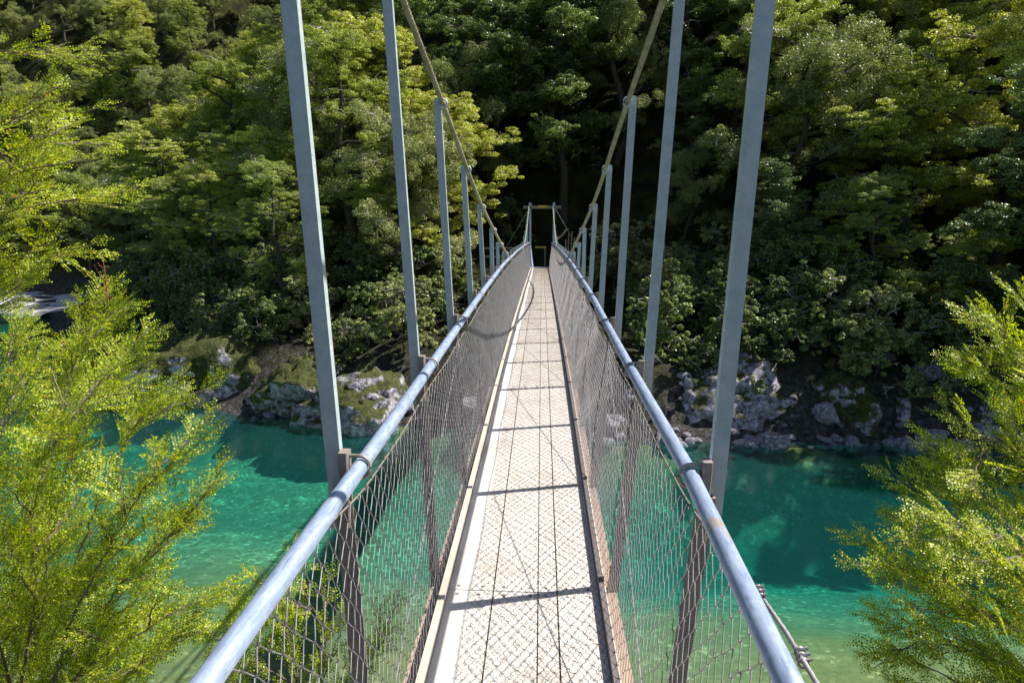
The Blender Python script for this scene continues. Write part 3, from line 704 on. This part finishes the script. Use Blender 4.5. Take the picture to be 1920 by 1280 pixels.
for x, y in cand:
    d = dshore(x, y)
    lo = (3.8 if x > 0 else 4.0) if x > -24 else 8.5
    if d < lo or d > (46 if x > -20 else 85): continue
    if abs(x) < (4.2 if y < 30.5 else 1.4) and y < 32.6: continue
    if abs(x/y) > .98+4/y: continue
    if x > 32 and d > 20: continue
    mind = 2.65+.04*max(0, y-25)
    if try_add(x, y, mind): pts.append((x, y))
forced = [(14.2, 20.6), (16.6, 19.6), (19.2, 18.9), (17.8, 21.8)]
pts += forced
COLS = [(-999, 'at the left edge of the hillside'), (0, 'behind the upper left sapling'), (280, 'left of the tall left hanger'), (420, 'just left of the tall left hanger'), (570, 'between the two tall left hangers'), (720, 'behind the left cable'), (870, 'above the left handrail'), (960, 'above the far tower'),
        (1060, 'behind the right cable'), (1200, 'behind the second right hanger'), (1320, 'behind the tall right hanger'), (1450, 'just right of the tall right hanger'), (1580, 'well right of the tall right hanger'), (1720, 'above the right sapling'), (1860, 'at the right edge of the hillside')]
rec = {}
for x, y in pts:
    if abs(x) < (5.3 if y < 28 else 3.6) and 20 < y < 33.2: continue
    n_ = fbm(x, y, .06, 2, 31)
    sunny = (x < -3 and n_ > -.32) or (x > 9 and n_ > .0) or (9.5 < x < 21 and 21 < y < 36)  # sunlit stretches of slope; their light is put in as yellower leaf kinds
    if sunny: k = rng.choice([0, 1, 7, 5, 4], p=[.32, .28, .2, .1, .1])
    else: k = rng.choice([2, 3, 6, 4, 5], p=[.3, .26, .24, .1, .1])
    if x < -22 and y > 50 and rng.random() < .5: k = 5
    s = rng.uniform(.72, 1.12); 
    if dshore(x, y) < 6: s *= .62
    if 0 < x < 9 and 25 < y < 33: s *= .55
    if (x, y) in forced: s, k = .76, 6
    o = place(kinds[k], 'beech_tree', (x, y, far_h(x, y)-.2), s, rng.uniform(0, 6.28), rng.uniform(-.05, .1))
    if dshore(x, y) < 7: o.rotation_euler = (rng.uniform(.04, .14), 0, rng.uniform(-.5, .5))
    px, py = proj((x, y, far_h(x, y)+specs[k][1]*s*.7)); c = [t for a, t in COLS if px >= a][-1]
    row = 'high up' if py < 60 else ('midway up' if py < 330 else 'low down')
    rec.setdefault((specs[k][3], row, c), []).append((px, o))
DESC = {'leaf_a': 'yellow green', 'leaf_b': 'dark green', 'leaf_c': 'grey green'}
label_all(rec, lambda k, w: (f'{w} {DESC[k[0]]} beech {k[1]}, {k[2]}').strip(), 'tree', 'beech trees on the far hillside')
# undergrowth shrubs by the shore
rec = {}; sp_ = []
for i in range(900):
    x = rng.uniform(-24, 16); y = shore(x)+rng.uniform(1.6 if x > 2 else 2.3, 9)
    if abs(x) < 1.9 and y > 22: continue
    if any((a-x)**2+(b_-y)**2 < 1.5 for a, b_ in sp_): continue
    sp_.append((x, y))
sp_ = sp_[:110]+[(-1.6, 34.2), (2.3, 33.2), (-2.9, 32.6), (1.9, 36.2)]
for x, y in sp_:
    if abs(x) < 3.2 and 20.8 < y < 33.5: continue
    ki = rng.integers(3); s = rng.uniform(.45, .95)
    o = place(shr[ki], 'shrub', (x, y, far_h(x, y)-.15), s, rng.uniform(0, 6.28))
    px, py = proj((x, y, far_h(x, y)+1)); c = [t for a, t in SIDE if px >= a][-1] if px > -99 else SIDE[0][1]
    c = c.replace('at the big', 'above the big')
    row = 'lowest on the bank' if dshore(x, y) < 3.5 else ('just up the bank' if dshore(x, y) < 6 else 'under the trees')
    rec.setdefault((('dark green', 'dark green', 'grey green')[ki], row, c), []).append((px, o))
label_all(rec, lambda k, w: (f'{w} {k[0]} shrub {k[1]}, {k[2]}').strip(), 'shrub', 'shrubs under the trees on the far bank')
print('trees', len(pts), 'shrubs', len(sp_[:110]))

# ------------------------------------------------------------------ near saplings
def sapling(name, label, root, limbs, seed, dens=1.0, leaf=.0200, cat='sapling', l1=.42, sub=.68):
    """limbs: list of (polyline of world points, thick radius)"""
    r = np.random.default_rng(seed); wood = MB(); fol = MB()
    LC, LN, LA, LL = [], [], [], []
    tA, tB = [], []
    full = []
    for pl, rad in limbs:
        pl = np.asarray(pl, float); full.append((pl, rad, 1.0, .30)); q = len(pl)-1
        for z in range(7):
            f = (.32+.09*z)*q; a = np.array([np.interp(f, range(q+1), pl[:, k]) for k in range(3)]); t = unit(pl[min(q, int(f)+1)]-pl[int(f)])
            sd0 = unit(np.cross(t, [0, 0, 1.])); d = unit(t*.9+sd0*(1 if z % 2 else -1)*r.uniform(.35, .8)+r.normal(0, .22, 3)); L = sub*r.uniform(.6, 1.1)*(1.15-.5*f/q)
            full.append((bent(a, a+d*L, r, .12, 5), rad*.4, .8, .05))
    for pl, rad, dk, f0 in full:
        pl = np.asarray(pl, float); seg = np.linalg.norm(np.diff(pl, axis=0), axis=1); cum = np.concatenate([[0], np.cumsum(seg)]); Ltot = cum[-1]
        n = max(8, int(Ltot/.06)); tt = np.linspace(0, Ltot, n); P = np.stack([np.interp(tt, cum, pl[:, k]) for k in range(3)], -1)
        for _ in range(3): P[1:-1] = (P[:-2]+P[2:]+2*P[1:-1])/4
        P[1:-1] += r.normal(0, .006, (n-2, 3))
        tube(wood, P, np.linspace(rad, .002, n)*.85, 7)
        T, _, _ = frames(P)
        nb_ = int(Ltot*(1-f0)/.072*dens*dk)+2
        for i in range(nb_):
            f = f0+(1-f0)*(i+r.uniform(0, 1))/nb_; k = min(n-1, int(f*(n-1))); a = P[k]; t = T[k]
            side = np.cross(t, [0, 0, 1]); side /= np.linalg.norm(side)+1e-6
            sgn = 1 if i % 2 else -1
            rv = r.normal(0, .33, 3)
            d = unit(t*.95+side*sgn*r.uniform(.2, .75)+rv*.75+np.array([0, 0, .10])); L = l1*r.uniform(.55, 1.15)*(1.15-.72*f)*(.8 if dk < 1 else 1)
            m_ = 7; b_ = bent(a, a+d*L, r, .10, m_); b_[:, 2] += -.04*L*np.sin(np.linspace(0, np.pi, m_))
            tube(wood, b_, np.linspace(max(.0034*(1.2-f), .0016), .0008, m_), 4, False)
            # spray plane
            nv = unit(np.array([.25, -.50, .75])+r.normal(0, .30, 3)); sd_ = unit(np.cross(d, nv)); nv = np.cross(sd_, d)
            ns = max(4, int(L/.034)); T1 = unit(np.gradient(b_, axis=0))
            for j in range(ns):
                g = .15+.85*(j+.5)/ns; q = g*(m_-1); c = np.array([np.interp(q, range(m_), b_[:, z]) for z in range(3)])
                s2 = 1 if j % 2 else -1; dd = unit(d*1.0+sd_*s2*r.uniform(.5, .75)+nv*r.normal(.04, .08))
                if j == ns-1: dd = d
                l2 = L*r.uniform(.34, .56)*(1.2-.85*g)+.03; nl = max(5, int(l2/.0085))
                tA.append(c); tB.append(c+dd*l2*.8)
                u = np.linspace(.08, 1, nl)[:, None]; ss = np.where(np.arange(nl) % 2, 1, -1)[:, None]
                pe = unit(np.cross(dd, nv)); base = c+dd*l2*u + nv*(-.10*l2*u**2)
                al = unit(dd*.55+pe*ss*1.0+r.normal(0, .12, (nl, 3)))
                LC.append(base+al*leaf*.5); LA.append(al); LN.append(nv+r.normal(0, .24, (nl, 3))); LL.append(leaf*(1.05-.35*u[:, 0])*r.uniform(.8, 1.2, nl))
    C = np.concatenate(LC); Ln = np.concatenate(LL); leaves(fol, C, np.concatenate(LN), Ln, Ln*.78, r, np.concatenate(LA))
    segs(wood, np.array(tA), np.array(tB), .0006, 3)
    o = thing(name, root, label, cat)
    part(wood, 'branches', M['bark_near'], o, True); part(fol, 'foliage', M['leaf_near'], o)
    print(name, len(C), 'leaves'); return o
def limb(root, pts, rad, dx=0):
    return ([np.array(root)]+[at(p[0]+dx, p[1], p[2]) for p in pts], rad)

# lower left bush: several stems from the bank below the frame
R0 = np.array([-3.9, 4.2, 1.5])
st = [
  [(120, 1300, 4.6), (130, 1080, 4.8), (150, 850, 5.0), (200, 680, 5.1), (290, 560, 5.1)],
  [(130, 1300, 4.6), (190, 1100, 4.6), (260, 900, 4.6), (320, 790, 4.7), (395, 765, 4.7)],
  [(140, 1300, 4.5), (210, 1200, 4.3), (300, 1080, 4.2), (380, 1000, 4.2), (448, 950, 4.2)],
  [(110, 1300, 4.6), (60, 1080, 4.8), (40, 860, 5.0), (70, 700, 5.2), (110, 600, 5.3)],
  [(120, 1300, 4.6), (150, 1050, 4.3), (190, 860, 4.3), (240, 740, 4.5), (320, 660, 4.6)],
  [(150, 1320, 4.5), (240, 1240, 4.2), (330, 1180, 4.1), (420, 1130, 4.1)],
  [(100, 1320, 4.5), (30, 1180, 4.4), (-40, 1000, 4.4), (-60, 800, 4.6)],
  [(100, 1300, 4.3), (130, 1120, 4.0), (120, 960, 4.0), (170, 820, 4.1), (260, 700, 4.2)],
  [(150, 1320, 4.2), (200, 1150, 3.9), (270, 1020, 3.9), (340, 900, 4.0), (380, 830, 4.0)],
  [(90, 1300, 4.3), (40, 1150, 4.0), (30, 980, 4.0), (60, 800, 4.2), (130, 660, 4.3)],
  [(160, 1330, 4.0), (230, 1290, 3.9), (310, 1260, 3.8), (390, 1210, 3.8)],
  [(120, 1300, 4.9), (110, 900, 5.2), (160, 740, 5.4), (230, 620, 5.4), (250, 560, 5.4)],
]
lb = sapling('beech_sapling', 'bushy yellow green sapling at the lower left, sunlit, with a bare red shoot on top', R0, [limb(R0+np.array([.12*(i-6)/2, .05*i, 0]), s, .020, -62) for i, s in enumerate(st)], 5, 1.0, l1=.46)
mb = MB(); pr = [(203, 570, 5.1), (198, 520, 5.1), (192, 480, 5.1)]; tube(mb, [at(*p) for p in pr], [.005, .004, .002], 5)
for a, b_, c in (((199, 530, 5.1), (185, 512, 5.1), (176, 495, 5.08)), ((200, 540, 5.1), (210, 520, 5.12), (220, 514, 5.12)), ((196, 505, 5.1), (187, 498, 5.1), (183, 492, 5.1)), ((202, 560, 5.1), (190, 540, 5.1), (177, 530, 5.1))):
    tube(mb, [at(*a), at(*b_), at(*c)], [.003, .002, .001], 5)
part(mb, 'bare_shoot', M['red'], lb, True)

# upper left sapling, trunk outside the frame on the left
R1 = np.array([-5.9, 4.6, 2.2])
st = [
  [(-260, 900, 4.6), (-200, 500, 4.7), (-60, 330, 4.7), (60, 300, 4.7), (200, 200, 4.7)],
  [(-250, 900, 4.6), (-160, 560, 4.5), (-30, 430, 4.5), (80, 380, 4.5), (240, 385, 4.5)],
  [(-250, 900, 4.6), (-120, 620, 4.6), (-20, 540, 4.6), (80, 480, 4.6), (200, 460, 4.6)],
  [(-240, 800, 4.8), (-200, 300, 4.8), (-60, 150, 4.8), (40, 100, 4.8), (150, 90, 4.8)],
  [(-240, 700, 4.8), (-200, 200, 4.9), (-40, 40, 4.9), (60, -20, 4.9), (140, -60, 4.9)],
  [(-250, 900, 4.7), (-100, 600, 4.5), (-20, 470, 4.3), (60, 290, 4.3), (130, 210, 4.3)],
  [(-260, 900, 4.7), (-140, 700, 4.5), (-60, 620, 4.4), (20, 570, 4.4), (60, 520, 4.4)],
  [(-240, 800, 4.6), (-150, 420, 4.3), (-50, 280, 4.3), (30, 230, 4.3), (110, 160, 4.3)],
  [(-240, 800, 4.5), (-150, 480, 4.2), (-60, 380, 4.2), (20, 340, 4.2), (110, 300, 4.2)],
]
sapling('beech_sapling', 'tall yellow green sapling reaching in from the upper left edge above the bush', R1, [limb(R1+np.array([.03*i, .03*i, 0]), s, .020, -25) for i, s in enumerate(st)], 9, .95, l1=.40)

# right saplings, stems from below right
R2 = np.array([4.4, 3.7, 1.6])
st = [
  [(2080, 1250, 4.3), (1960, 1120, 4.3), (1830, 1010, 4.3), (1720, 960, 4.3), (1640, 975, 4.3)],
  [(2080, 1290, 4.2), (1950, 1200, 4.1), (1830, 1130, 4.1), (1700, 1090, 4.1), (1610, 1060, 4.1)],
  [(2050, 1330, 4.1), (1930, 1290, 4.0), (1810, 1230, 4.0), (1700, 1200, 4.0), (1600, 1230, 4.0)],
  [(2060, 1200, 4.5), (1980, 1050, 4.6), (1880, 940, 4.6), (1780, 880, 4.6), (1680, 850, 4.6)],
  [(2060, 1200, 4.6), (2000, 950, 4.7), (1920, 800, 4.8), (1840, 720, 4.8), (1745, 690, 4.8)],
  [(2060, 1200, 4.7), (2020, 900, 4.8), (1950, 750, 4.9), (1860, 650, 4.9), (1770, 600, 4.9)],
  [(2080, 1150, 4.8), (2040, 850, 4.9), (1990, 700, 5.0), (1930, 620, 5.0), (1870, 575, 5.0)],
  [(2080, 1300, 4.0), (1990, 1180, 3.9), (1900, 1060, 3.9), (1820, 1000, 3.9), (1740, 1000, 3.9)],
  [(2080, 1350, 3.9), (1990, 1330, 3.8), (1880, 1300, 3.8), (1760, 1290, 3.8), (1640, 1290, 3.8)],
  [(2080, 1180, 4.4), (1990, 1060, 4.4), (1900, 980, 4.4), (1800, 940, 4.4), (1700, 930, 4.4)],
  [(2080, 1260, 4.2), (1980, 1150, 4.2), (1880, 1090, 4.2), (1780, 1060, 4.2), (1680, 1030, 4.2)],
  [(2070, 1100, 4.7), (2030, 900, 4.7), (1980, 780, 4.7), (1900, 700, 4.7), (1800, 660, 4.7)],
  [(2080, 1340, 4.0), (1980, 1250, 3.9), (1870, 1180, 3.9), (1760, 1150, 3.9), (1650, 1140, 3.9)],
  [(2060, 1200, 4.5), (1980, 950, 4.4), (1900, 860, 4.4), (1820, 830, 4.4), (1740, 850, 4.4)],
]
sapling('beech_sapling', 'spreading yellow green sapling with long bare stems at the right edge over the water', R2, [limb(R2+np.array([.03*i, .03*i, 0]), s, .016, 48) for i, s in enumerate(st)], 13, 1.25, l1=.42)
# small bush below the left netting
R3 = np.array([-1.7, 4.5, 1.0])
st = [[(520, 1400, 4.4), (560, 1280, 4.4), (540, 1150, 4.4), (480, 1060, 4.4)], [(560, 1420, 4.4), (600, 1300, 4.3), (610, 1180, 4.3), (560, 1090, 4.3)], [(600, 1420, 4.4), (650, 1330, 4.4), (680, 1250, 4.4), (720, 1200, 4.4)], [(520, 1400, 4.4), (470, 1300, 4.3), (440, 1230, 4.3), (430, 1160, 4.3)]]
sapling('beech_shrub', 'small green shrub seen through the netting below the left handrail', R3, [limb(R3, s, .012) for s in st], 17, .8, cat='shrub', l1=.30)
